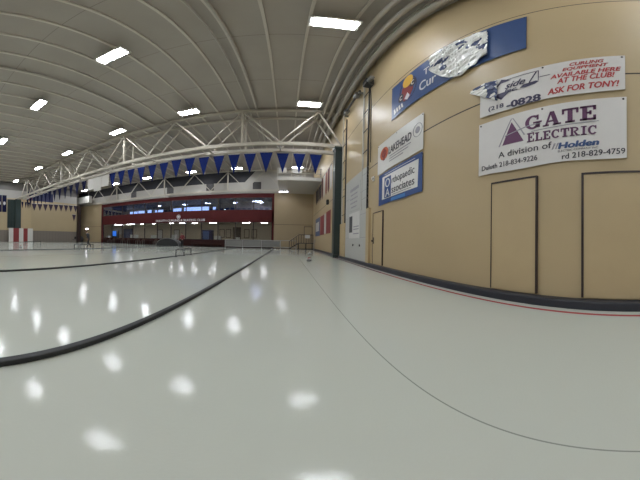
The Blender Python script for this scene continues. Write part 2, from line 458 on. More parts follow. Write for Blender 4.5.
# ================================================================== STRUCTURAL STEEL
def truss(label, ys, zb, zt, span=4.82, x0=-.53, verts=2):
    t = thing('roof_truss', label, 'truss', (-16.4, sum(ys) / len(ys), zt), 'roof trusses across the hall')
    xs = []; x = x0 + span / 2
    k = 0
    while x > XL + .1: xs.append((x, k)); x -= span / 2; k += 1     # alternately top, bottom
    for y in ys:
        MB().box((XL + .02, y - .09, zt - .17), (XR - .02, y + .09, zt)).build('top_chord', M['truss'], t)
        MB().box((XL + .02, y - .09, zb), (XR - .02, y + .09, zb + .24)).build('bottom_chord', M['truss'], t)
        for (xa, ka), (xb, kb) in zip(xs, xs[1:]):
            za, zb_ = (zt - .18, zb + .22) if ka % 2 == 0 else (zb + .22, zt - .18)
            MB().bar((xa, y, za), (xb, y, zb_), .105, .09).build('diagonal_brace', M['truss'], t)
        MB().bar((XR - .06, y, zb + .22), (xs[0][0], y, zt - .18), .105, .09).build('diagonal_brace', M['truss'], t)
        for xa, ka in xs:
            if ka % 4 == verts: MB().bar((xa, y, zb + .2), (xa, y, zt - .15), .15, .13).build('vertical_post', M['truss'], t)
    if len(ys) > 1:
        for xa, ka in xs:
            z = zt - .12 if ka % 2 == 0 else zb + .12
            MB().bar((xa, ys[0], z), (xa, ys[1], z), .10).build('cross_tie', M['truss'], t)
    return t
truss('deep cream box truss spanning the hall in front of the blue pennants', (14.1, 15.3), 7.38, 10.34)
truss('cream roof truss just above the red club front', (28.6,), 7.42, 10.34, verts=0)
tag(MB().box((2.95, 13.8, 0), (XR - .003, 14.4, 7.375)).box((2.90, 13.74, 0), (XR - .003, 14.46, .2)).box((2.90, 13.74, 7.2), (XR - .003, 14.46, 7.375)).build('steel_column', M['green']),
    'dark green steel column against the right wall under the nearer truss', 'column')
tag(MB().box((XL, 13.7, 0), (XL + .45, 14.7, 7.38)).box((XL, 13.6, 0), (XL + .55, 14.8, .2)).build('steel_column', M['green']),
    'dark green steel column on the left wall at the end of the nearer truss', 'column')
tag(MB().box((XL - .3, 26.82, 0), (XL + .5, 27.5, 7.3)).build('steel_column', M['darktrim']),
    'dark column at the corner where the left wall meets the recess', 'column')
tag(MB().box((XL + .003, 14.75, 2.4), (XL + .3, 16.7, 7.4)).build('wall_pilaster', M['beigeplain']), 'beige pilaster standing beside the dark green curtain on the left wall', 'pilaster')
# dark curtain with folds
mb = MB().sheet(30, 2, lambda u, v, k: Vector((XL + .12 + .05 * math.sin(u * 40) - .04 * k, 12.35 + 1.3 * u, 2.42 + 4.9 * v)), .04)
c = thing('curtain', 'tall dark green curtain hanging on the left wall above the striped boards', 'curtain', (XL, 13, 7.4))
mb.build('curtain_cloth', M['green'], c); MB().tube((XL + .1, 12.25, 7.34), (XL + .1, 13.58, 7.34), .04).build('curtain_rail', M['grey'], c)
# red and white striped boards
t = thing('striped_screen', 'screen of red and white vertical stripes at the foot of the left wall', 'screen', (XL + .6, 14.6, 0))
ys = [12.45, 13.25, 14.3, 15.1, 15.9, 16.9]
for k in range(5):
    MB().box((XL + .58, ys[k], .05), (XL + .64, ys[k + 1], 2.38)).build('stripe_panel', M['redcloth' if k % 2 else 'whitecloth'], t)
MB().box((XL + .56, 12.4, 0), (XL + .66, 16.95, .05)).build('base_rail', M['grey'], t)
# conduits and eave purlins under the ceiling, along the hall
for nm, x, z, r, lab in (('conduit', -2.0, ZC - .16, .045, 'thin grey conduit under the ceiling, right one of the close pair overhead'), ('conduit', -2.5, ZC - .14, .04, 'thin grey conduit under the ceiling, left of the close pair overhead'),
                    ('conduit', -9.52, ZC - .17, .06, 'grey conduit curving across the ceiling above the second lamp column from the left edge'),
                    ('heating_pipe', 2.2, ZC - .3, .09, 'grey pipe under the ceiling, farthest of three from the right wall'), ('heating_pipe', 2.62, ZC - .3, .10, 'grey pipe under the ceiling, middle of three beside the right wall'),
                    ('heating_pipe', 3.08, ZC - .33, .13, 'thick grey pipe in the corner of ceiling and right wall')):
    t = thing(nm, lab, 'pipe', (x, 5, z), 'pipes under the ceiling')
    MB().tube((x, YB + .1, z), (x, 28.2, z), r, 12).build('pipe_run', M['pipe'], t)
    for y in (-12, -4, 4, 8, 12, 18, 24): MB().box((x - .03, y - .03, z + r * .8), (x + .03, y + .03, ZC)).build('hanger', M['pipe'], t)
# lattice tracks of the overhead door, shaft and operator
for ya, yb, z0, lab in ((9.05, 9.75, 2.46, 'ladder-like steel door track on the right wall, the nearer one, above a beige post'), (12.75, 13.55, 2.11, 'ladder-like steel door track on the right wall, the one near the green column')):
    t = thing('door_track', lab, 'track', (XR, (ya + yb) / 2, z0), 'overhead door tracks')
    MB().box((XR - .08, ya, z0), (XR - .005, ya + .035, 9.0)).build('upright', M['darkgrey'], t)
    MB().box((XR - .08, yb - .035, z0), (XR - .005, yb, 9.9)).build('upright', M['offwhite'], t)
    z = z0 + .5
    while z < 8.9:
        MB().box((XR - .06, ya + .035, z), (XR - .03, yb - .035, z + .035)).build('rung', M['darkgrey'], t); z += 1.15
t = thing('door_shaft', 'dark horizontal shaft high on the right wall between the door tracks', 'shaft', (XR - .2, 11, 9.25))
MB().tube((XR - .22, 9.85, 9.25), (XR - .22, 12.65, 9.25), .06).build('rod', M['darkgrey'], t)
for y in (10.3, 12.2): MB().tube((XR - .22, y - .15, 9.25), (XR - .22, y + .15, 9.25), .16, 16).build('drum', M['grey'], t)
for y in (9.9, 12.6): MB().box((XR - .26, y - .04, 9.1), (XR - .005, y + .04, 9.2)).build('bracket', M['grey'], t)
t = thing('door_motor', 'dark motor unit high on the right wall at the near end of the shaft', 'motor', (XR, 9.0, 9.0))
MB().box((XR - .38, 8.60, 8.85), (XR - .005, 9.03, 9.2), bevel=.03).build('gearbox', M['darkgrey'], t)
MB().tube((XR - .25, 8.60, 9.0), (XR - .25, 8.25, 9.0), .11, 16).build('motor_body', M['grey'], t)
MB().path([(XR - .12, 8.8, 8.85), (XR - .12, 8.7, 8.4), (XR - .06, 8.75, 7.6), (XR - .04, 8.78, 4.5)], .018).build('cable', M['rubber'], t)
tag(MB().box((XR - .05, 8.35, 3.55), (XR, 8.5, 3.75), bevel=.01).tube((XR - .05, 8.42, 3.65), (XR - .10, 8.42, 3.65), .06).build('alarm_horn', M['whitevinyl']), 'small pale alarm horn on the right wall beside the white banner', 'alarm')

# ================================================================== CEILING LIGHTS
LX = [1.15, -6.1, -12.1, -19.0, -25.4, -33.3]; LY = [26.4, 19.5, 12.75, 6.0, -.8, -7.6, -14.4]
ZL = 9.9
def lamp_proto():
    t = thing('ceiling_light', 'x', 'ceiling light', (0, 0, ZL), 'grid of ceiling lights')
    mb = MB().box((-.72, -.30, ZL + .03), (.72, .30, ZL + .11), bevel=.02)
    for k in range(9): mb.box((-.62 + k * .15, -.28, ZL + .11), (-.59 + k * .15, .28, ZL + .17))
    hs = mb.build('housing', M['offwhite'], t)
    MB().box((-.60, -.21, ZL), (.60, .21, ZL + .03)).build('lens', M['lamp'], hs)
    for x in (-.5, .5): MB().tube((x, 0, ZL + .1), (x, 0, ZC), .012, 6).build('hanging_rod', M['grey'], t)
    MB().box((-.14, -.1, ZL + .17), (.14, .1, ZL + .27)).build('ballast_box', M['grey'], t)
    return t
proto = lamp_proto(); first = True
for j, y in enumerate(LY):
    for i, x in enumerate(LX):
        o = proto if first else copy_tree(proto); first = False
        o.location = (x, y, ZL)
        o['label'] = 'bright ceiling light, %s row from the club front, %s from the right wall' % (ORD[j], ORD[i])

# ================================================================== PENNANTS UNDER THE NEARER TRUSS
YP, ZP = 15.3, 7.36
t = thing('pennant_line', 'thin cord with blue pennants slung under the nearer truss', 'cord', (-16, YP, ZP))
MB().tube((XL + .6, YP, ZP - .012), (2.95, YP, ZP - .012), .012, 6).build('cord', M['whitecloth'], t)
def pennant(mb_fn, name, lab, cat, loc, group, m, hem=None):
    t = thing(name, lab, cat, loc, group)
    mb_fn(MB()).build('cloth', m, t)
    if hem: hem(MB()).build('hem', M['whitecloth'], t)
    return t
def tri_pennant(x, y, z, w, l, axis, th=.008):
    def f(mb):
        fn = (lambda u, v, d: Vector((x + u, y + d + .02 * math.sin(v * 4 + x), z + v))) if axis == 'X' else (lambda u, v, d: Vector((x + d, y + u, z + v)))
        return mb.prism([(-w / 2, 0), (w / 2, 0), (.012, -l), (-.012, -l)], fn, th)
    return f
def hem_strip(x, y, z, w, axis):
    if axis == 'X': return lambda mb: mb.box((x - w / 2, y - .012, z - .06), (x + w / 2, y + .02, z))
    return lambda mb: mb.box((x - .012, y - w / 2, z - .06), (x + .02, y + w / 2, z))
x = 1.9; k = 0
while x > -15.3:
    pennant(tri_pennant(x, YP, ZP - .024, .88, 1.55, 'X'), 'pennant', 'royal blue pennant under the nearer truss, %s from its right end' % ORD[k], 'pennant', (x, YP, ZP), 'blue pennants under the nearer truss', M['pennant'], hem_strip(x, YP, ZP - .024, .84, 'X'))
    x -= 1.13; k += 1
for k, (x, w_, l) in enumerate(((-16.1, .52, 1.2), (-17.2, .54, 1.5), (-18.25, .5, 1.25))):
    pennant(lambda mb: mb.prism([(-w_, 0), (w_, 0), (w_, -l), (-w_, -l)], lambda u, v, d: Vector((x + u, YP + d, ZP - .024 + v)), .008), 'white_banner',
            'plain pale banner under the nearer truss, %s of three beside the blue pennants' % ('right', 'middle', 'left')[k], 'banner', (x, YP, ZP), 'pale banners under the nearer truss', M['whitecloth'], hem_strip(x, YP, ZP - .024, 2 * w_, 'X'))
x = -19.4; k = 0
while x > -34.5:
    pennant(tri_pennant(x, YP, ZP - .024, .9, 1.6, 'X'), 'pennant', 'navy pennant under the left part of the nearer truss, %s left of the pale banners' % ORD[k], 'pennant', (x, YP, ZP), 'navy pennants under the nearer truss', M['navy'], hem_strip(x, YP, ZP - .024, .9, 'X'))
    x -= 1.25; k += 1
tag(MB().box((XL + 2.1, 15.42, 6.9), (XL + 3.3, 15.44, 7.38)).build('flag', M['redcloth']), 'small red flag at the left end of the nearer truss', 'flag')
# pennants along the left wall
for k in range(9):
    y = 17.4 + k * 1.13
    pennant(tri_pennant(XL + .03, y, 6.95 + .045 * k, 1.08, 1.35, 'Y'), 'pennant', 'small dark purple pennant on the left wall, %s from its near end' % ORD[k], 'pennant', (XL, y, 6.95), 'dark pennants along the left wall', M['purplecloth'], hem_strip(XL + .03, y, 6.95 + .045 * k, 1.08, 'Y'))
for k in range(3):
    y = 15.0 + k * .62
    pennant(tri_pennant(XL + .31, y, 7.0, .42, 1.1, 'Y'), 'pennant', 'narrow dark pennant on the beige pilaster, %s from the curtain' % ORD[k], 'pennant', (XL, y, 7), 'narrow pennants on the pilaster', M['navy'])
pennant(tri_pennant(XL + .03, 26.1, 5.5, .95, 1.4, 'Y'), 'pennant', 'single dark pennant hanging low near the far end of the left wall', 'pennant', (XL, 26.1, 5.5), None, M['purplecloth'], hem_strip(XL + .03, 26.1, 5.5, .95, 'Y'))
for k, (ya, yb) in enumerate(((10.6, 11.35), (11.45, 12.2))):
    t = thing('wall_banner', 'dark navy banner high on the left wall, %s of the two by the curtain' % ('nearer' if k == 0 else 'farther'), 'banner', (XL, (ya + yb) / 2, 8), 'navy banners on the left wall')
    MB().box((XL, ya, 5.1), (XL + .02, yb, 8.0)).build('cloth', M['navy'], t)
    MB().prism(arc((ya + yb) / 2, 6.6, .22, .3, 0, 360), lambda u, v, d: Vector((XL + .02 + d, u, v)), .004).build('pale_emblem', M['paleink'], t)

# pennant banners high on the right wall beyond the column
cols = ['maroon', 'whitecloth', 'maroon', 'redcloth', 'whitecloth', 'maroon', 'navy', 'navy', 'navy', 'navy']
for k, cn in enumerate(cols):
    y = 16.3 + k * 1.08; zt = 7.3 if k < 6 else 6.95; l = 2.15 if k < 6 else 1.7
    t = thing('wall_banner', '%s tall pointed banner high on the right wall, %s beyond the green column' % ({'maroon': 'maroon', 'whitecloth': 'white', 'redcloth': 'red', 'navy': 'navy'}[cn], ORD[k]), 'banner', (XR, y, zt), 'tall banners beyond the green column')
    MB().prism([(-.36, 0), (.36, 0), (.36, -l + .35), (0, -l), (-.36, -l + .35)], lambda u, v, d: Vector((XR - .002 - d, y + u, zt + v)), .012).build('cloth', M[cn], t)
    MB().tube((XR - .02, y - .4, zt + .01), (XR - .02, y + .4, zt + .01), .02, 8).build('rod', M['grey'], t)
for ya, yb, zb, zt, m1, nm, lab in ((17.3, 19.2, 1.68, 3.55, 'redcloth', 'sponsor_banner', 'red banner low on the right wall just beyond the green column'),
                            (19.35, 20.2, 1.7, 3.5, 'whitecloth', 'sponsor_banner', 'narrow pale banner between two red banners on the right wall'),
                            (20.3, 22.6, 1.65, 3.5, 'redcloth', 'sponsor_banner', 'faded red banner on the right wall, beside the blue and white one'),
                            (22.9, 26.3, 1.6, 3.55, 'bluevinyl', 'sponsor_banner', 'blue and white banner on the right wall nearest the far corner')):
    t = thing(nm, lab, 'banner', (XR, (ya + yb) / 2, zb), 'banners low on the far right wall')
    MB().sheet(16, 6, lambda u, v, k: Vector((XR - .004 - .010 * (1 - k) - .006 * (1 + math.sin(u * 9 + v * 3)) * (1 - k), ya + (yb - ya) * u, zb + (zt - zb) * v)), 0).build('cloth', M[m1], t)
    if m1 == 'bluevinyl': MB().box((XR - .034, ya + .5, zb + .5), (XR - .027, yb - .5, zt - .45)).build('white_panel', M['whitevinyl'], t)
tag(MB().box((XR - .2, 18.1, 4.1), (XR, 18.4, 4.5), bevel=.02).build('loudspeaker', M['rubber']), 'small black loudspeaker on the right wall above the red banner', 'loudspeaker')

# ================================================================== BANNERS ON THE RIGHT WALL
def wave(y, z, s): return .006 * (.5 + .5 * math.sin(y * 3.1 + s + z * 1.3))
def wall_fn(s):
    return lambda u, v, d: Vector((XR - .042 - d, u, v))
def banner(label, y0, y1, z0, z1, m, s, sag=.0, corners=True):
    """y0 = left end in view (far), y1 = right end"""
    t = thing('wall_banner', label, 'banner', (XR, (y0 + y1) / 2, z0), 'sponsor banners on the near right wall')
    def f(u, v, k):
        y = y0 + (y1 - y0) * u; z = z0 + (z1 - z0) * v + sag * math.sin(PI * u) * (1 - v) + .012 * math.sin(u * 11 + s) * (1 - v)
        p = wall_fn(s)(y, z, 0); p.x += .001 + wave(y, z, s) + .006 * k; return p
    sh = MB().sheet(48, 16, f, 0).build('sheet', m, t)
    if corners:
        for yy in (y0 - .05 * (1 if y0 > y1 else -1), y1 + .05, (y0 + y1) / 2):
            for zz in (z1 - .05,):
                p = wall_fn(s)(yy, zz, 0)
                MB().tube((p.x - .004, yy, zz), (XR - .001, yy, zz), .018, 12).build('grommet', M['darktrim'], t)
    return sh
# --- purple-lettered white banner
W = wall_fn(1.0)
t = banner('white banner with large purple lettering and triangle logo above the two near doors', 2.96, .19, 2.38, 3.61, M['whitevinyl'], 1.0)
W = wall_fn(1.0)
MB().prism([(2.18, 3.42), (2.38, 2.93), (1.93, 2.93)], W, .003).build('purple_triangle', M['purple'], t)
for a in ([(2.17, 3.52), (2.20, 3.50), (2.47, 2.92), (2.44, 2.92)], [(2.17, 3.52), (2.14, 3.50), (1.90, 3.06), (1.93, 3.06)]):
    MB().prism(a, W, .0025).build('grey_outline', M['greyink'], t)
MB().prism([(2.32, 3.12), (2.32, 3.14), (1.85, 3.245), (1.60, 3.245), (1.60, 3.23), (1.85, 3.225)], W, .004).build('grey_swoosh', M['greyink'], t)
slab_text('GATE', t, M['purple'], 1.90, .63, 3.135, 3.45, W, tilt=0.01)
MB().prism([(1.78, 3.085), (1.78, 3.10), (.62, 3.115), (.62, 3.10)], W, .003).build('grey_rule', M['greyink'], t)
slab_text('ELECTRIC', t, M['purple'], 1.86, .63, 2.87, 3.05, W, tilt=-.03, big_first=1.1)
place_text('A division of', t, M['ink'], 2.47, 1.40, 2.67, 2.80, W, bold=.012)
place_text('Holden', t, M['bluevinyl'], 1.29, .61, 2.625, 2.75, W, bold=.05, shear=.15)
place_text('ELECTRIC COMPANY INC', t, M['ink'], 1.29, .63, 2.568, 2.602, W)
place_text('Duluth 218-834-9226', t, M['ink'], 2.87, 1.66, 2.48, 2.585, W, bold=.012)
place_text('rd 218-829-4759', t, M['ink'], 1.22, .21, 2.425, 2.53, W, bold=.015, tilt=.02)
for k in range(2):
    MB().prism([(1.40 - k * .06, 2.64), (1.38 - k * .06, 2.64), (1.33 - k * .06, 2.75), (1.36 - k * .06, 2.75)], W, .003).build('grey_slash', M['greyink'], t)
# --- upper white banner
W = wall_fn(2.2)
t = banner('white banner with red capitals and a crumpled left end, topmost on the near right wall', 2.94, .21, 3.79, 4.78, M['whitevinyl'], 2.2)
for body, u0, u1, v0, v1 in (('CURLING', 1.10, .54, 4.595, 4.70), ('EQUIPMENT', 1.22, .47, 4.455, 4.565), ('AVAILABLE HERE', 1.43, .27, 4.30, 4.42), ('AT THE CLUB!', 1.31, .37, 4.13, 4.28), ('ASK FOR TONY!', 1.48, .30, 3.875, 4.04)):
    place_text(body, t, M['redink'], u0, u1, v0, v1, W, bold=.035, shear=.22)
place_text('(218', t, M['navyink'], 2.72, 2.36, 3.86, 4.01, W, bold=.02, tilt=-.02)
place_text('-0828', t, M['navyink'], 2.30, 1.60, 3.80, 3.99, W, bold=.045, tilt=-.02)
place_text('side', t, M['navyink'], 2.34, 1.90, 4.37, 4.56, W, bold=.02, shear=.45)
place_text('/', t, M['navyink'], 1.84, 1.68, 4.36, 4.64, W, bold=.02, shear=.4)
place_text('Inc.', t, M['navyink'], 2.36, 2.06, 4.25, 4.36, W, bold=.03, shear=.3)
MB().prism([(2.62, 4.42), (2.42, 4.72), (2.2, 4.62), (2.3, 4.60), (2.42, 4.60)], W, .002).build('navy_diamond', M['navyink'], t)
MB().prism([(2.62, 4.30), (2.2, 4.30), (2.42, 4.10)], W, .002).build('navy_diamond', M['navyink'], t)
MB().prism([(2.02, 4.28), (1.95, 4.35), (1.70, 4.37), (1.64, 4.34), (1.72, 4.28), (1.9, 4.25)], W, .002).build('navy_swoosh', M['navyink'], t)
for a in (R_(2.3, 4.655, 1.66, 4.665), R_(1.66, 4.36, 1.645, 4.665), R_(1.645, 4.45, 1.44, 4.462)): MB().prism(a, W, .003).build('navy_rule', M['navyink'], t)
random.seed(3)
def crumple(t, y0, y1, zlo, zhi, amp, s, nu=40, nv=22):
    def f(u, v, k):
        y = y0 + (y1 - y0) * u; z = zlo(u) + (zhi(u) - zlo(u)) * v
        p = Vector(((y - z * .5) * 1.6, (z + y * .35) * 7, s))
        a = abs(noise.noise(p)) + .35 * abs(noise.noise(p * 2.3))
        return Vector((XR - .05 - amp * a + .006 * k - .001, y, z))
    MB().sheet(nu, nv, f, 0).build('crumpled_fold', M['crumple'], t)['label'] = 'crumpled white plastic fold'
crumple(t, 3.18, 2.5, lambda u: 4.62 - .52 * u, lambda u: 4.72 + .07 * math.sin(u * 3), .10, 5)
# --- white banner with orange ring
W = wall_fn(3.3)
t = banner('white banner with an orange ring logo hanging above the blue framed banner', 7.98, 4.92, 3.66, 4.93, M['whitevinyl2'], 3.3)
MB().prism(arc(7.4, 4.40, .30, .23, 0, 360, 28), W, .002).build('orange_disc', M['orange'], t)
for i in (0, 1):
    mb = MB()
    for q in ring_poly(7.4, 4.40, .34 - .14 * i, .26 - .1 * i, .10, 0, 360, 28): mb.prism(q, W, .003)
    mb.build('orange_ring', M['orange' if i == 0 else 'darkred'], t)
MB().prism([(7.46, 4.12), (7.34, 4.12), (7.34, 4.62), (7.46, 4.62)], W, .004).build('dark_red_bar', M['darkred'], t)
place_text('LAKEHEAD', t, M['ink'], 7.03, 5.52, 4.22, 4.52, W, bold=.03, shear=.1)
for k, (a, b_) in enumerate(((6.95, 5.55), (6.95, 5.7), (6.95, 6.0))):
    MB().prism(R_(a, 4.11 - k * .1, b_, 4.14 - k * .1), W, .003).build('grey_rule', M['greyink'], t)
mb = MB()
for q in ring_poly(5.2, 4.42, .24, .24, .03, 0, 360, 28): mb.prism(q, W, .003)
mb.prism(arc(5.2, 4.42, .12, .12, 0, 360, 20), W, .003)
mb.build('round_seal', M['greyink'], t)
# --- blue banner with white panel
W = wall_fn(4.1)
t = banner('blue banner with a white panel and large blue initials, lowest by the small door', 7.84, 4.94, 2.40, 3.59, M['deepblue'], 4.1)
MB().prism([(7.52, 2.58), (5.16, 2.58), (5.12, 3.42), (7.5, 3.44)], W, .002).build('white_panel', M['whitevinyl2'], t)
V = lambda u, v, d: W(u, v, d + .003)
MB().prism(R_(7.32, 2.60, 6.80, 3.36), V, .002).build('blue_block', M['deepblue'], t)
mb = MB()
for q in ring_poly(7.06, 3.14, .19, .16, .07, 0, 360, 24): mb.prism(q, V, .004)
for q in ([(7.24, 2.64), (7.16, 2.64), (7.04, 2.92), (7.08, 2.92)], [(6.96, 2.64), (6.88, 2.64), (7.04, 2.92), (7.08, 2.92)], R_(7.16, 2.72, 6.96, 2.77)): mb.prism(q, V, .004)
mb.build('white_initials', M['whitevinyl2'], t)
place_text('rthopaedic', t, M['ink'], 6.74, 5.32, 2.96, 3.28, V, bold=.01)
place_text('ssociates', t, M['ink'], 6.74, 5.32, 2.69, 2.93, V, bold=.01)
MB().prism(R_(6.78, 2.43, 5.83, 2.535), V, .002).build('light_blue_tab', M['lightblue'], t)
MB().prism(R_(7.3, 3.485, 5.3, 3.505), W, .003).build('pale_rule', M['paleink'], t)
MB().prism(R_(6.7, 2.625, 5.5, 2.645), V, .003).build('grey_rule', M['greyink'], t)
# --- long blue curling banner high up
W = wall_fn(5.0)
t = banner('long blue banner with a round logo and crumpled white fold, highest on the right wall', 6.86, 1.9, 5.62, 7.22, M['bluevinyl'], 5.0, corners=True)
MB().prism(arc(5.80, 6.88, .30, .28, 0, 360), W, .004).build('golden_disc', M['yellow'], t)
MB().prism([(6.12, 6.72), (5.86, 6.62), (5.66, 6.6), (5.44, 6.74), (5.5, 6.3), (5.7, 6.02), (6.0, 6.0), (6.2, 6.3)], W, .003).build('dark_red_shield', M['darkred'], t)
mb = MB()
for q in ring_poly(5.8, 6.5, .50, .56, .05, 0, 360, 30): mb.prism(q, W, .002)
mb.build('dark_ring', M['navyink'], t)
for yy, zz in ((6.2, 6.28), (5.52, 6.62)):
    MB().prism(arc(yy, zz, .17, .19, 0, 360), W, .0035).build('dark_disc', M['ink'], t)
    place_text('C', t, M['whitevinyl2'], yy + .08, yy - .08, zz - .11, zz + .11, lambda u, v, d: W(u, v, d + .003), bold=.03)
MB().prism([(5.98, 6.1), (5.8, 6.32), (5.66, 6.1), (5.8, 5.98)], W, .005).build('pale_crest', M['paleink'], t)
for k in range(4):
    y = 6.62 - k * .16
    MB().prism([(y, 5.74 + .02 * k), (y - .1, 5.80), (y - .02, 6.02), (y + .06, 5.98)], W, .004).build('white_tail', M['whitevinyl2'], t)
place_text('Cur', t, M['paleink'], 5.16, 4.40, 5.90, 6.32, W, bold=.02)
place_text('T', t, M['paleink'], 4.96, 4.72, 6.52, 6.84, W, bold=.01)
crumple(t, 4.64, 2.75, lambda u: 6.5 - 1.0 * math.sin(min(1, u * 1.6) * PI / 2) + .9 * max(0, u - .62), lambda u: 7.26 + .04 * math.sin(u * 9) - .5 * max(0, u - .55), .13, 9, 44, 26)
# --- notices on the pale overhead door
t = thing('poster', 'white poster with a dark photograph taped to the pale overhead door', 'poster', (XR - .06, 10.9, 1.2))
MB().box((XR - .07, 9.95, 1.2), (XR - .0601, 11.75, 2.5)).build('sheet', M['paper'], t)
MB().box((XR - .074, 11.15, 1.5), (XR - .07, 11.7, 2.35)).build('dark_photo', M['darkgrey'], t)
for z in (1.62, 1.75, 1.4): MB().box((XR - .074, 10.1, z), (XR - .07, 10.95, z + .05)).build('text_line', M['greyink'], t)
t = thing('notice', 'pale notice with lines of dark writing above the poster', 'notice', (XR - .06, 10.9, 2.7))
MB().box((XR - .068, 9.95, 2.62), (XR - .0601, 11.75, 4.0)).build('sheet', M['doorwhite'], t)
for k, (a, b_, h) in enumerate(((10.2, 11.6, .16), (10.4, 11.5, .07), (10.2, 11.6, .07), (10.3, 11.55, .07), (10.5, 11.4, .07))):
    z = 3.66 - k * .22
    mb = MB(); y = b_
    while y > a + .1:
        w = random.uniform(.10, .3); mb.box((XR - .072, max(a, y - w), z), (XR - .068, y, z + h)); y -= w + .06
    mb.build('text_line', M['greyink'], t)

# ================================================================== MEZZANINE
t = thing('mezzanine', 'raised platform with pale railing at the far right below the ceiling', 'platform', (1.2, 25.6, 7.2))
MB().box((-1.0, 22.3, 7.2), (XR, YF + .3, 7.34)).build('deck', M['offwhite'], t)
MB().box((-1.05, 22.22, 7.16), (XR, 22.3, 7.52)).build('fascia', M['offwhite'], t)
for z in (7.95, 8.5): MB().tube((-1.0, 22.34, z), (XR, 22.34, z), .035, 8).build('rail', M['offwhite'], t)
for x in (-.98, .38, 1.75, 3.3): MB().tube((x, 22.34, 7.34), (x, 22.34, 8.5), .035, 8).build('post', M['offwhite'], t)
for xa, xb in ((-.88, -.12), (.48, 1.4)): MB().box((xa, 22.30, 7.98), (xb, 22.32, 8.46)).build('railing_panel', M['whitecloth'], t)
t = thing('ceiling_light', 'bright strip light under the raised platform left of the beige far wall', 'ceiling light', (-.6, 27.4, 7.1))
MB().box((-1.0, 27.2, 7.08), (.1, 27.6, 7.2)).build('housing', M['offwhite'], t); MB().box((-.96, 27.24, 7.05), (.06, 27.56, 7.08)).build('lens', M['lamp_mezz'], t)
# ducts and vents above the club front
for k, xc in enumerate((-23.8, -16.8, -10.5, -4.0)):
    t = thing('wall_vent', 'dark square vent in the pale band above the club front, %s from the left' % ORD[k], 'vent', (xc, YF + .35, 8.3), 'dark vents above the club front')
    MB().box((xc - .55, YF + .3, 7.85), (xc + .55, YF + .35, 8.85)).build('frame', M['darktrim'], t)
    for i in range(6): MB().box((xc - .5, YF + .27, 7.92 + i * .15), (xc + .5, YF + .3, 8.0 + i * .15)).build('louvre', M['darkgrey'], t)
t = thing('air_duct', 'wide pale boxed air duct high in the left recess', 'duct', (-35, 28, 7.6))
MB().box((-38.6, 27.6, 7.75), (-33.4, 28.35, 9.1), bevel=.04).build('duct_body', M['offwhite'], t)
for x in (-38.0, -34.0): MB().tube((x, 28.0, 9.1), (x, 28.0, ZC), .03, 8).build('hanger', M['grey'], t)
for x in (-37.3, -36.0, -34.7): MB().box((x - .03, 27.57, 7.72), (x + .03, 28.38, 9.13)).build('seam', M['greyink'], t)
t = thing('wall_light', 'bright lamp low on the beige wall behind the walking person', 'wall light', (-35.4, YF, 2.7))
MB().box((-35.9, YF - .14, 2.55), (-35.0, YF, 2.82), bevel=.02).build('housing', M['offwhite'], t); MB().box((-35.85, YF - .17, 2.59), (-35.05, YF - .14, 2.78)).build('lens', M['lamp_wall'], t)
# sign letters on the red band
F = lambda u, v, d: Vector((u, YF - .062 - d * 5, v))
t = thing('club_sign', 'row of pale sign letters with a round emblem on the red band', 'sign', (-15, YF - .06, 3.6))
place_text('DULUTH CURLING & SKATING CLUB', t, M['paleink'], -19.0, -11.0, 3.52, 3.84, F, bold=.03)
mb = MB()
for q in ring_poly(-15.1, 4.2, .30, .30, .09, 0, 360, 24): mb.prism(q, F, .004)
mb.prism(arc(-15.1, 4.2, .16, .16, 0, 360, 20), F, .004)
mb.build('round_emblem', M['paleink'], t)

# ================================================================== LOBBY AND LOUNGE BEHIND THE GLASS
for k, (x, w) in enumerate(((-34.0, 1.2), (-28.0, 2.0), (-25.2, 1.7), (-22.7, .6), (-20.3, .6), (-17.0, .6), (-15.2, .9), (-13.1, .9), (-10.3, 1.1), (-5.5, 1.1), (-3.0, .9))):
    t = thing('lobby_light', 'small ceiling light behind the lower windows, %s from the left' % ORD[k], 'ceiling light', (x, 30.3, 3.4), 'lights behind the lower windows')
    MB().box((x - w / 2, 30.15, 3.38), (x + w / 2, 30.45, 3.45)).build('housing', M['offwhite'], t); MB().box((x - w / 2 + .03, 30.22, 3.36), (x + w / 2 - .03, 30.38, 3.38)).build('lens', M['lamp_small'], [c for c in t.children][0])
for x0, x1, z0, z1 in ((-28.9, -27.0, 5.75, 6.2), (-26.8, -25.1, 5.75, 6.25), (-24.6, -23.7, 5.75, 6.3), (-22.9, -21.2, 5.75, 6.2), (-19.1, -17.5, 5.7, 6.3), (-17.0, -12.5, 5.7, 6.4), (-11.8, -11.3, 5.9, 6.3)):
    n += 1
    d = struct(MB().box((x0 - .06, 34.56, z0 - .06), (x1 + .06, 34.6, z1 + .06)).build('window_%d' % n, M['rubber']))
    MB().box((x0, 34.54, z0), (x1, 34.56, z1)).build('pane', M['daylight'], d)
t = thing('ceiling_light', 'white strip light behind the right end of the upper windows', 'ceiling light', (-4.2, 31.5, 6.7))
MB().box((-4.9, 31.3, 6.55), (-3.5, 31.7, 6.8)).build('housing', M['offwhite'], t); MB().box((-4.86, 31.34, 6.52), (-3.54, 31.66, 6.55)).build('lens', M['lamp_small'], t)
def pict(x0, x1, z0, z1, nm, lab, cat, m1, m2, y=34.6, grp=None):
    t = thing(nm, lab, cat, ((x0 + x1) / 2, y, z0), grp)
    MB().box((x0, y - .05, z0), (x1, y, z1)).build('frame', M[m1], t)
    MB().box((x0 + .1, y - .06, z0 + .1), (x1 - .1, y - .05, z1 - .1)).build('insert', M[m2], t)
pict(-33.3, -31.0, 1.7, 3.1, 'notice_board', 'white notice board behind the leftmost lower windows', 'notice board', 'offwhite', 'paper')
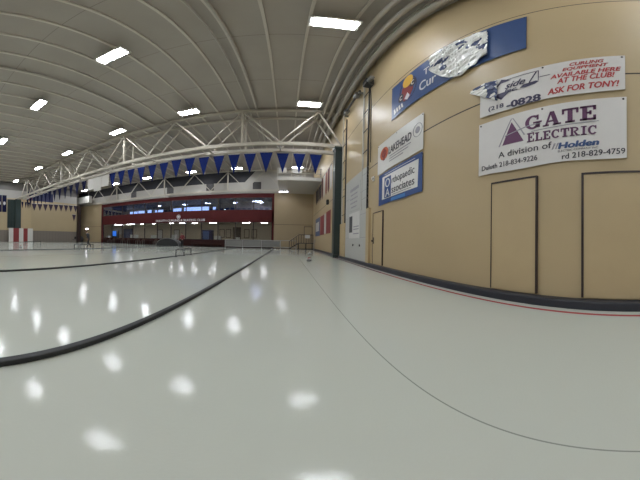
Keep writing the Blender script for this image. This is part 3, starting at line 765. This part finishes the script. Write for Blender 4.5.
for k, x in enumerate((-10.6, -9.55, -6.6, -5.4)): pict(x, x + .85, 1.3, 2.7, 'picture_frame', 'dark framed picture on the cream lobby wall, %s from the left' % ORD[k], 'picture', 'brown', 'cream', grp='framed pictures in the lobby')
for k, x in enumerate((-22.3, -18.9)): pict(x, x + 1.1, .05, 2.6, 'lobby_door', 'pale lobby door behind the lower windows, %s one' % ('left' if k == 0 else 'right'), 'door', 'brown', 'offwhite', grp='pale lobby doors')
pict(-8.4, -7.1, .05, 3.0, 'wooden_cabinet', 'tall dark wooden cabinet against the cream lobby wall', 'cabinet', 'brown', 'darktrim')
pict(-30.6, -28.2, .05, 2.9, 'dark_opening', 'dark doorway in the lobby wall under the left ceiling strips', 'doorway', 'brown', 'dim')
t = thing('lit_display', 'blue lit display behind the lower windows near the left end', 'display', (-29.2, 30.7, .05))
MB().box((-29.9, 30.4, .05), (-28.6, 31.1, 2.35), bevel=.03).build('cabinet', M['rubber'], t); MB().box((-29.8, 30.37, 1.3), (-28.7, 30.4, 2.25)).build('screen', M['screen'], t)
t = thing('vending_machine', 'dark blue vending machine behind the middle lower windows', 'vending machine', (-11.3, 31.4, .05))
MB().box((-12.3, 31.2, .05), (-10.7, 32.0, 2.4), bevel=.03).build('cabinet', M['navy'], t); MB().box((-12.1, 31.16, 1.0), (-11.2, 31.2, 2.2)).build('front_panel', M['bluevinyl'], t)
for k, x in enumerate((-30.3, -24.0, -19.9, -16.3, -9.4, -6.6)):
    t = thing('white_carton', 'pale carton on the lobby counter behind the lower windows, %s from the left' % ORD[k], 'carton', (x, 30, 1.0), 'cartons on the lobby counter')
    w = (.7, 1.5, 1.1, .6, .9, .6)[k]; h = (.35, .55, .5, .6, .5, .35)[k]
    MB().box((x - w / 2, 29.7, 1.0), (x + w / 2, 30.1, 1.0 + h)).build('carton_body', M['paper'], t); MB().box((x - w / 2 - .01, 29.69, .94 + h), (x + w / 2 + .01, 30.11, 1.01 + h)).build('lid', M['whitecloth'], t)
t = thing('lobby_counter', 'long dark wooden counter running behind the lower windows', 'counter', (-16, 30, .05))
MB().box((-30.7, 29.65, .03), (-2.2, 30.2, .95)).build('counter_body', M['brown'], t); MB().box((-30.75, 29.6, .95), (-2.15, 30.25, 1.0)).build('countertop', M['redlow'], t)
def chair(x, y, z, m, lab, grp, cat='chair', nm='chair', s=1.):
    t = thing(nm, lab, cat, (x, y, z), grp)
    MB().box((x - .22 * s, y - .22 * s, z + .43 * s), (x + .22 * s, y + .22 * s, z + .48 * s), bevel=.015).build('seat', m, t)
    MB().box((x - .22 * s, y + .18 * s, z + .55 * s), (x + .22 * s, y + .22 * s, z + .9 * s), bevel=.015).build('backrest', m, t)
    for sx in (-1, 1):
        for sy in (-1, 1):
            MB().tube((x + sx * .19 * s, y + sy * .19 * s, z), (x + sx * .19 * s, y + sy * .19 * s, z + (.6 if sy > 0 else .45) * s), .018 * s, 8).build('leg', M['grey'], t)
def table(x, y, lab):
    t = thing('lobby_table', lab, 'table', (x, y, .03), 'dark tables in front of the club')
    MB().box((x - .7, y - .4, .72), (x + .7, y + .4, .77), bevel=.01).build('tabletop', M['brown'], t)
    for sx in (-.6, .6):
        for sy in (-.32, .32): MB().tube((x + sx, y + sy, .03), (x + sx, y + sy, .72), .025, 8).build('leg', M['rubber'], t)
for k, x in enumerate((-29.6, -26.4, -23.2, -20.0)): table(x, 28.3, 'low dark table before the club windows, %s from the left' % ORD[k])
k = 0
for x in (-28.5, -27.5, -25.3, -24.2, -22.1, -21.1, -18.7):
    chair(x, 28.35, .03, M['brown'], 'dark chair between the tables before the club windows, %s from the left' % ORD[k], 'dark chairs before the club', s=1.1); k += 1
chair(-33.9, 24.6, 0, M['rubber'], 'black chair on the ice edge by the far end of the left wall', None, s=1.15)
# dark bundle in the recess
t = thing('equipment_pile', 'dark heap of covered equipment in the corner of the left recess', 'pile', (-37.0, 28.3, 0))
mb = MB(); bmesh.ops.create_icosphere(mb.bm, subdivisions=3, radius=1, matrix=Matrix.Translation((-37.0, 28.3, .6)) @ Matrix.Diagonal((1.1, .5, .8, 1)))
for v in mb.bm.verts:
    v.co += v.normal * .12 * noise.noise(v.co * 2); v.co.z = max(v.co.z, .031)
mb.build('cover', M['darkgrey'], t, True)

# ================================================================== FAR EDGE OF THE ICE
# arched covered frame
t = thing('covered_cart', 'low dark grey arched cover standing before the club front', 'cover', (-15.5, 26.9, 0))
MB().sheet(24, 4, lambda u, v, k: Vector((-15.4 - (1.75 - .05 * k) * math.cos(PI * u), 26.3 + 1.0 * v, .03 + (1.0 - .05 * k) * math.sin(PI * u))), 0).build('tarp', M['darkgrey'], t, True)
MB().prism([(-15.4 - 1.7 * math.cos(PI * i / 24), .03 + .96 * math.sin(PI * i / 24)) for i in range(25)], lambda u, v, d: Vector((u, 26.36 + d, v)), .03).build('end_flap', M['rubber'], t)
for y in (26.28, 27.28): MB().path([(-15.4 - 1.78 * math.cos(PI * i / 16), y, .03 + 1.03 * math.sin(PI * i / 16)) for i in range(17)], .035).build('hoop', M['grey'], t)
MB().box((-17.2, 26.3, 0), (-13.6, 27.28, .05)).build('base_frame', M['rubber'], t)
# curved red booth
t = thing('curved_bench', 'dark red curved bench in front of the middle of the club', 'bench', (-10.2, 27, 0))
MB().sheet(24, 3, lambda u, v, k: Vector((-12.6 + 4.4 * u, 27.9 - .7 * math.sin(PI * u) + .08 * k, .06 + (.62 + .26 * abs(2 * u - 1) ** 2) * v)), 0).build('backrest', M['redlow'], t)
MB().sheet(24, 2, lambda u, v, k: Vector((-12.5 + 4.2 * u, 27.85 - .7 * math.sin(PI * u) - .45 * v, .45 - .08 * k)), 0).build('seat', M['redlow'], t)
for x in (-12.2, -11.2, -10.4, -9.4, -8.6):
    yy = 27.6 - .7 * math.sin(PI * (x + 12.5) / 4.2); MB().tube((x, yy, 0), (x, yy, .4), .03, 8).build('leg', M['rubber'], t)
# railing with infill
t = thing('metal_railing', 'low grey metal railing with solid infill at the far end of the ice', 'railing', (-3, 27.3, 0))
xs = [-7.6, -5.35, -3.0, -.7, 1.2]
for x in xs: MB().tube((x, 27.3, 0), (x, 27.3, 1.02), .04, 8).build('post', M['steel'], t)
for z in (1.02, .22): MB().tube((-7.6, 27.3, z), (1.2, 27.3, z), .035, 8).build('rail', M['steel'], t)
for a, b_ in zip(xs[:3], xs[1:4]): MB().box((a + .08, 27.29, .27), (b_ - .08, 27.31, .94)).build('infill_panel', M['mesh'], t)
# platform with steps by the right corner
t = thing('stair_platform', 'small dark platform with steps and railing in the far right corner', 'platform', (2.2, 26.3, 0))
MB().box((1.35, 25.9, .72), (3.15, 27.0, .80)).build('deck', M['darkgrey'], t)
for x in (1.42, 2.3, 3.08):
    for y in (25.96, 26.94): MB().bar((x, y, 0), (x, y, .74), .06).build('leg', M['rubber'], t)
for k in range(4): MB().box((.32 + k * .26, 26.0, .12 + k * .15), (.60 + k * .26, 26.9, .16 + k * .15)).build('step', M['darkgrey'], t)
for y in (25.96, 26.94):
    MB().bar((.3, y, .06), (1.4, y, .74), .06).build('stringer', M['rubber'], t)
    MB().path([(.35, y, .1), (.35, y, .95), (1.45, y, 1.75), (3.1, y, 1.75), (3.1, y, .8)], .028).build('handrail', M['darktrim'], t)
    for x in (1.45, 1.75, 2.05, 2.35, 2.65, 2.9): MB().tube((x, y, .8), (x, y, 1.75), .018, 6).build('baluster', M['darktrim'], t)
    for k in range(1, 4): MB().tube((.35 + k * .27, y, .1 + k * .17), (.35 + k * .27, y, .95 + k * .2), .018, 6).build('baluster', M['darktrim'], t)
MB().path([(2.12, 26.94, 1.75), (2.12, 26.94, 2.75), (3.08, 26.94, 2.75), (3.08, 26.94, 1.75)], .035).build('gate_frame', M['darktrim'], t)
tag(MB().box((2.15, 25.90, 1.35), (2.72, 25.925, 1.73)).build('paper_sign', M['paper']), 'blank pale card hung on the platform railing', 'card')
t = thing('hose_reel', 'small pale pipe stand on the wall beside the corner platform', 'pipe', (3.3, 25.5, 0))
MB().path([(3.16, 25.5, 0), (3.16, 25.5, 1.0), (3.16, 25.2, 1.2), (3.16, 24.7, 1.2), (3.16, 24.6, .9)], .03).build('pipe_run', M['steel'], t)

# ================================================================== HURDLES, STONES
def hurdle(x, y0, lab):
    t = thing('low_hurdle', lab, 'hurdle', (x, y0 + 1, .05), 'low hurdles on the dividers')
    for k in range(3): MB().tube((x, y0 + k, 0), (x, y0 + k, .40), .03, 8).build('post', M['rubber'], t)
    MB().tube((x, y0 - .02, .40), (x, y0 + 2.02, .40), .028, 8).build('top_bar', M['rubber'], t)
    for k in range(3): MB().box((x - .05, y0 + k - .05, .0), (x + .05, y0 + k + .05, .03)).build('foot', M['rubber'], t)
hurdle(DIV[1] + .15, 10.9, 'low black three-legged hurdle beside the second divider from the right')
hurdle(DIV[3] + .15, 10.75, 'low black hurdle on the far divider in front of the walking person')
hurdle(DIV[5], 10.4, 'low black hurdle far across the ice before the left wall')
def stone(x, y, hm, lab, ang=0):
    t = thing('curling_stone', lab, 'curling stone', (x, y, 0), 'curling stones on the ice')
    MB().lathe([(.065, 0), (.10, .005), (.135, .03), (.145, .055), (.145, .07), (.135, .095), (.10, .115), (.03, .12)], (x, y, 0), 28).build('granite_body', M['granite'], t, True)
    MB().lathe([(.146, .05), (.1475, .055), (.1475, .07), (.146, .075)], (x, y, 0), 28).build('striking_band', M['steel'], t)
    c, s = math.cos(ang), math.sin(ang)
    hp = MB().tube((x, y, .118), (x, y, .13), .07, 20).build('handle_plate', M[hm], t)
    MB().path([Vector((x - .06 * c, y - .06 * s, .125)), Vector((x - .055 * c, y - .055 * s, .175)), Vector((x - .02 * c, y - .02 * s, .19)), Vector((x + .10 * c, y + .10 * s, .19))], .017).build('handle', M[hm], hp)
stone(1.15, 11.2, 'plastic_red', 'curling stone on the near sheet, the closer of two before the corner platform', .5)
stone(1.8, 17.2, 'plastic_pale', 'smaller-looking curling stone on the near sheet, farther of two, with a pale handle', 1.2)
stone(-18.95, 7.8, 'plastic_red', 'lone curling stone far across the ice on the left', .2)

# ================================================================== PEOPLE
def skin_mesh(verts, edges, radii, sub=2):
    me = bpy.data.meshes.new('body'); me.from_pydata([Vector(v) for v in verts], edges, [])
    ob = bpy.data.objects.new('body', me); COL.objects.link(ob)
    sk = ob.modifiers.new('s', 'SKIN'); sk.use_smooth_shade = True
    for i, r in enumerate(radii): me.skin_vertices[0].data[i].radius = (r if isinstance(r, tuple) else (r, r))
    me.skin_vertices[0].data[0].use_root = True
    su = ob.modifiers.new('u', 'SUBSURF'); su.levels = sub; su.render_levels = sub
    dg = bpy.context.evaluated_depsgraph_get(); dg.update()
    out = bpy.data.meshes.new_from_object(ob.evaluated_get(dg))
    bpy.data.objects.remove(ob); bpy.data.meshes.remove(me)
    return out
def person(lab, loc, rot, pose, top, legs, hairm):
    """pose: joint name -> local position (facing -Y)"""
    J = pose; names = ['pelvis', 'belly', 'chest', 'neck_base', 'neck', 'shl', 'ell', 'wrl', 'shr', 'elr', 'wrr', 'hipl', 'knl', 'anl', 'tol', 'hipr', 'knr', 'anr', 'tor']
    rad = dict(pelvis=(.155, .11), belly=(.145, .105), chest=(.165, .115), neck_base=(.09, .075), neck=(.055, .055), shl=.08, ell=.058, wrl=.034, shr=.08, elr=.058, wrr=.034,
               hipl=.10, knl=.075, anl=.058, tol=.04, hipr=.10, knr=.075, anr=.058, tor=.04)
    E_ = [('pelvis', 'belly'), ('belly', 'chest'), ('chest', 'neck_base'), ('neck_base', 'neck'), ('chest', 'shl'), ('shl', 'ell'), ('ell', 'wrl'), ('chest', 'shr'), ('shr', 'elr'), ('elr', 'wrr'),
          ('pelvis', 'hipl'), ('hipl', 'knl'), ('knl', 'anl'), ('anl', 'tol'), ('pelvis', 'hipr'), ('hipr', 'knr'), ('knr', 'anr'), ('anr', 'tor')]
    me = skin_mesh([J[n] for n in names], [(names.index(a), names.index(b)) for a, b in E_], [rad[n] for n in names])
    mb = MB(); mb.add_mesh(me); bpy.data.meshes.remove(me)
    segs = [(Vector(J[a]), Vector(J[b]), a, b) for a, b in E_]
    def near(p):
        best = None
        for a, b, na, nb in segs:
            d = b - a; t = max(0, min(1, (p - a).dot(d) / d.length_squared)); q = (p - a - d * t).length
            if best is None or q < best[0]: best = (q, na, nb, t)
        return best
    for f in mb.bm.faces:
        q, na, nb, t_ = near(f.calc_center_median())
        if nb == 'neck': mi = 0
        elif nb in ('wrl', 'wrr') and t_ > .93: mi = 0
        elif nb in ('tol', 'tor') or (nb in ('anl', 'anr') and t_ > .95): mi = 3
        elif nb[:3] in ('hip', 'knl', 'knr', 'anl', 'anr') or na == 'pelvis' and t_ < .3: mi = 2
        else: mi = 1
        f.material_index = mi
    # head with brow, nose, chin, ears, set on the neck
    H = Vector(J['head']); fwd = Vector(J.get('look', (0, -1, 0))).normalized(); up = Vector(J.get('headup', (0, 0, 1))).normalized(); rt = fwd.cross(up).normalized()
    B = Matrix((rt, -fwd, up)).transposed().to_4x4(); T = Matrix.Translation(H) @ B
    r = bmesh.ops.create_icosphere(mb.bm, subdivisions=3, radius=1)
    for v in r['verts']:
        c = v.co.copy(); x, y, z = c.x * .075, c.y * .095, c.z * .115
        if z < 0: x *= 1 + z * 2.6; y = y * (1 + z * 1.2) - .012 * (-z / .1)
        if y < -.05 and abs(z + .015) < .03 and abs(x) < .018: y -= .022 * (1 - abs(x) / .02)      # nose
        if y < -.06 and .01 < z < .03 and .015 < abs(x) < .045: y += .008                              # eye sockets
        if y < -.06 and -.068 < z < -.05 and abs(x) < .03: y += .004                                    # mouth
        v.co = T @ Vector((x, y, z))
    for s in (-1, 1):
        bmesh.ops.create_uvsphere(mb.bm, u_segments=8, v_segments=6, radius=1, matrix=T @ Matrix.Translation((s * .076, .01, -.005)) @ Matrix.Diagonal((.010, .02, .032, 1)))
    # hands: palm and five bent fingers
    for w, e in (('wrl', 'ell'), ('wrr', 'elr')):
        p = Vector(J[w]); d = (p - Vector(J[e])).normalized(); s = 1 if w == 'wrl' else -1
        side = d.cross(Vector((s, 0, 0.2))).normalized(); nrm = side.cross(d).normalized()
        hv = [p - d * .03, p + d * .05, p + d * .095]; he = [(0, 1), (1, 2)]; hr = [(.026, .022), (.040, .018), (.042, .016)]
        for i, (o, l) in enumerate(((-.032, .062), (-.011, .075), (.011, .07), (.032, .055))):
            k = len(hv); b0 = p + d * .095 + side * o
            hv += [b0, b0 + d * l * .5 + nrm * .006, b0 + d * l * .85 + nrm * .03]; he += [(2, k), (k, k + 1), (k + 1, k + 2)]; hr += [.0095, .0085, .007]
        k = len(hv); b0 = p + d * .03 + side * .03
        hv += [b0 + side * .02 + d * .02, b0 + side * .03 + d * .055 + nrm * .01]; he += [(1, k), (k, k + 1)]; hr += [.011, .009]
        hm = skin_mesh(hv, he, hr, 1); mb.add_mesh(hm); bpy.data.meshes.remove(hm)
    R = Matrix.Rotation(rot, 4, 'Z')
    t = thing('person', lab, 'person', loc)
    bmesh.ops.transform(mb.bm, matrix=Matrix.Translation(loc) @ R, verts=mb.bm.verts)
    mb.build('body', [M['skin'], top, legs, M['shoe']], t, True)
    hb = MB(); r = bmesh.ops.create_icosphere(hb.bm, subdivisions=3, radius=1)
    for v in r['verts']:
        x, y, z = v.co.x * .082, v.co.y * .102, v.co.z * .122
        if y < -.01 and z < .055 + .0 * x: z = max(z, .052); y = max(y, -.075)
        elif z < -.055: z = -.055
        v.co = T @ Vector((x, y + .006, z + .004))
    bmesh.ops.transform(hb.bm, matrix=Matrix.Translation(loc) @ R, verts=hb.bm.verts)
    hb.build('hair', hairm, t, True)
    for s in (-1, 1):
        eb = MB().sphere(T @ Vector((s * .03, -.083, .018)), .011, u=8, v=6)
        bmesh.ops.transform(eb.bm, matrix=Matrix.Translation(loc) @ R, verts=eb.bm.verts)
        eb.build('eye', M['ink'], t, True)
    return t
stride = dict(pelvis=(0, .06, .88), belly=(0, .02, 1.02), chest=(0, -.06, 1.24), neck_base=(0, -.12, 1.38), neck=(0, -.17, 1.45), head=(0, -.23, 1.555), look=(0, -1, -.25), headup=(0, -.25, 1),
              shl=(.19, -.08, 1.30), ell=(.25, .12, 1.08), wrl=(.24, .10, .84), shr=(-.19, -.10, 1.30), elr=(-.24, -.22, 1.06), wrr=(-.20, -.40, .96),
              hipl=(.10, .06, .84), knl=(.11, .12, .47), anl=(.11, .40, .12), tol=(.11, .30, .035), hipr=(-.10, .04, .84), knr=(-.10, -.14, .47), anr=(-.10, -.12, .085), tor=(-.10, -.27, .035))
person('person in dark clothes leaning forward mid-stride on the ice, far left', (-17.2, 14.2, 0), -PI * .42, stride, M['darkcloth'], M['blackcloth'], M['hair'])
stand = dict(pelvis=(0, .02, .90), belly=(0, 0, 1.04), chest=(0, 0, 1.26), neck_base=(0, -.01, 1.42), neck=(0, -.03, 1.49), head=(0, -.05, 1.61), look=(0, -1, -.1), headup=(0, -.08, 1),
             shl=(.20, 0, 1.35), ell=(.34, .03, 1.10), wrl=(.30, -.18, .96), shr=(-.20, 0, 1.35), elr=(-.34, .03, 1.10), wrr=(-.30, -.18, .96),
             hipl=(.10, .02, .86), knl=(.11, -.02, .48), anl=(.11, .03, .085), tol=(.12, -.13, .035), hipr=(-.10, .02, .86), knr=(-.11, -.01, .48), anr=(-.12, .04, .085), tor=(-.13, -.12, .035))
person('person in a dark red jacket and dark trousers standing before the club front', (-11.0, 22.0, 0), -.35, stand, M['redjacket'], M['blackcloth'], M['hair'])

# ================================================================== CAMERA (wide equirectangular action camera about a metre above the ice)
f, yaw, pit, rol = 224.92, .1496, .0068, .0185
def ray(x, y, z):
    c, s = math.cos(rol), math.sin(rol); x, z = c * x - s * z, s * x + c * z
    c, s = math.cos(pit), math.sin(pit); y, z = c * y - s * z, s * y + c * z
    c, s = math.cos(yaw), math.sin(yaw); x, y = c * x + s * y, -s * x + c * y
    return Vector((x, y, z))
cd = bpy.data.cameras.new('camera'); cam = bpy.data.objects.new('camera', cd); COL.objects.link(cam)
r_, f_, u_ = ray(1, 0, 0), ray(0, 1, 0), ray(0, 0, 1)
cam.matrix_world = Matrix.Translation((0, 0, 1.0)) @ Matrix((r_, u_, -f_)).transposed().to_4x4()
cd.type = 'PANO'; cd.clip_end = 200; cd.clip_start = .01
for owner in (cd, getattr(cd, 'cycles', None)):
    try:
        owner.panorama_type = 'EQUIRECTANGULAR'
        owner.latitude_min, owner.latitude_max = -240 / f, 240 / f
        owner.longitude_min, owner.longitude_max = -320 / f, 320 / f
    except Exception: pass
sc.camera = cam

# ================================================================== WORLD AND VIEW
w = bpy.data.worlds.new('world'); sc.world = w; w.use_nodes = True
w.node_tree.nodes['Background'].inputs[0].default_value = (.02, .02, .025, 1); w.node_tree.nodes['Background'].inputs[1].default_value = 1
vs = sc.view_settings
vs.view_transform = 'Standard'; vs.look = 'None'; vs.gamma = 1; vs.use_curve_mapping = False; vs.exposure = 0
sc.cycles.use_denoising = True
sc.cycles.max_bounces = 8; sc.cycles.diffuse_bounces = 5; sc.cycles.sample_clamp_indirect = 6
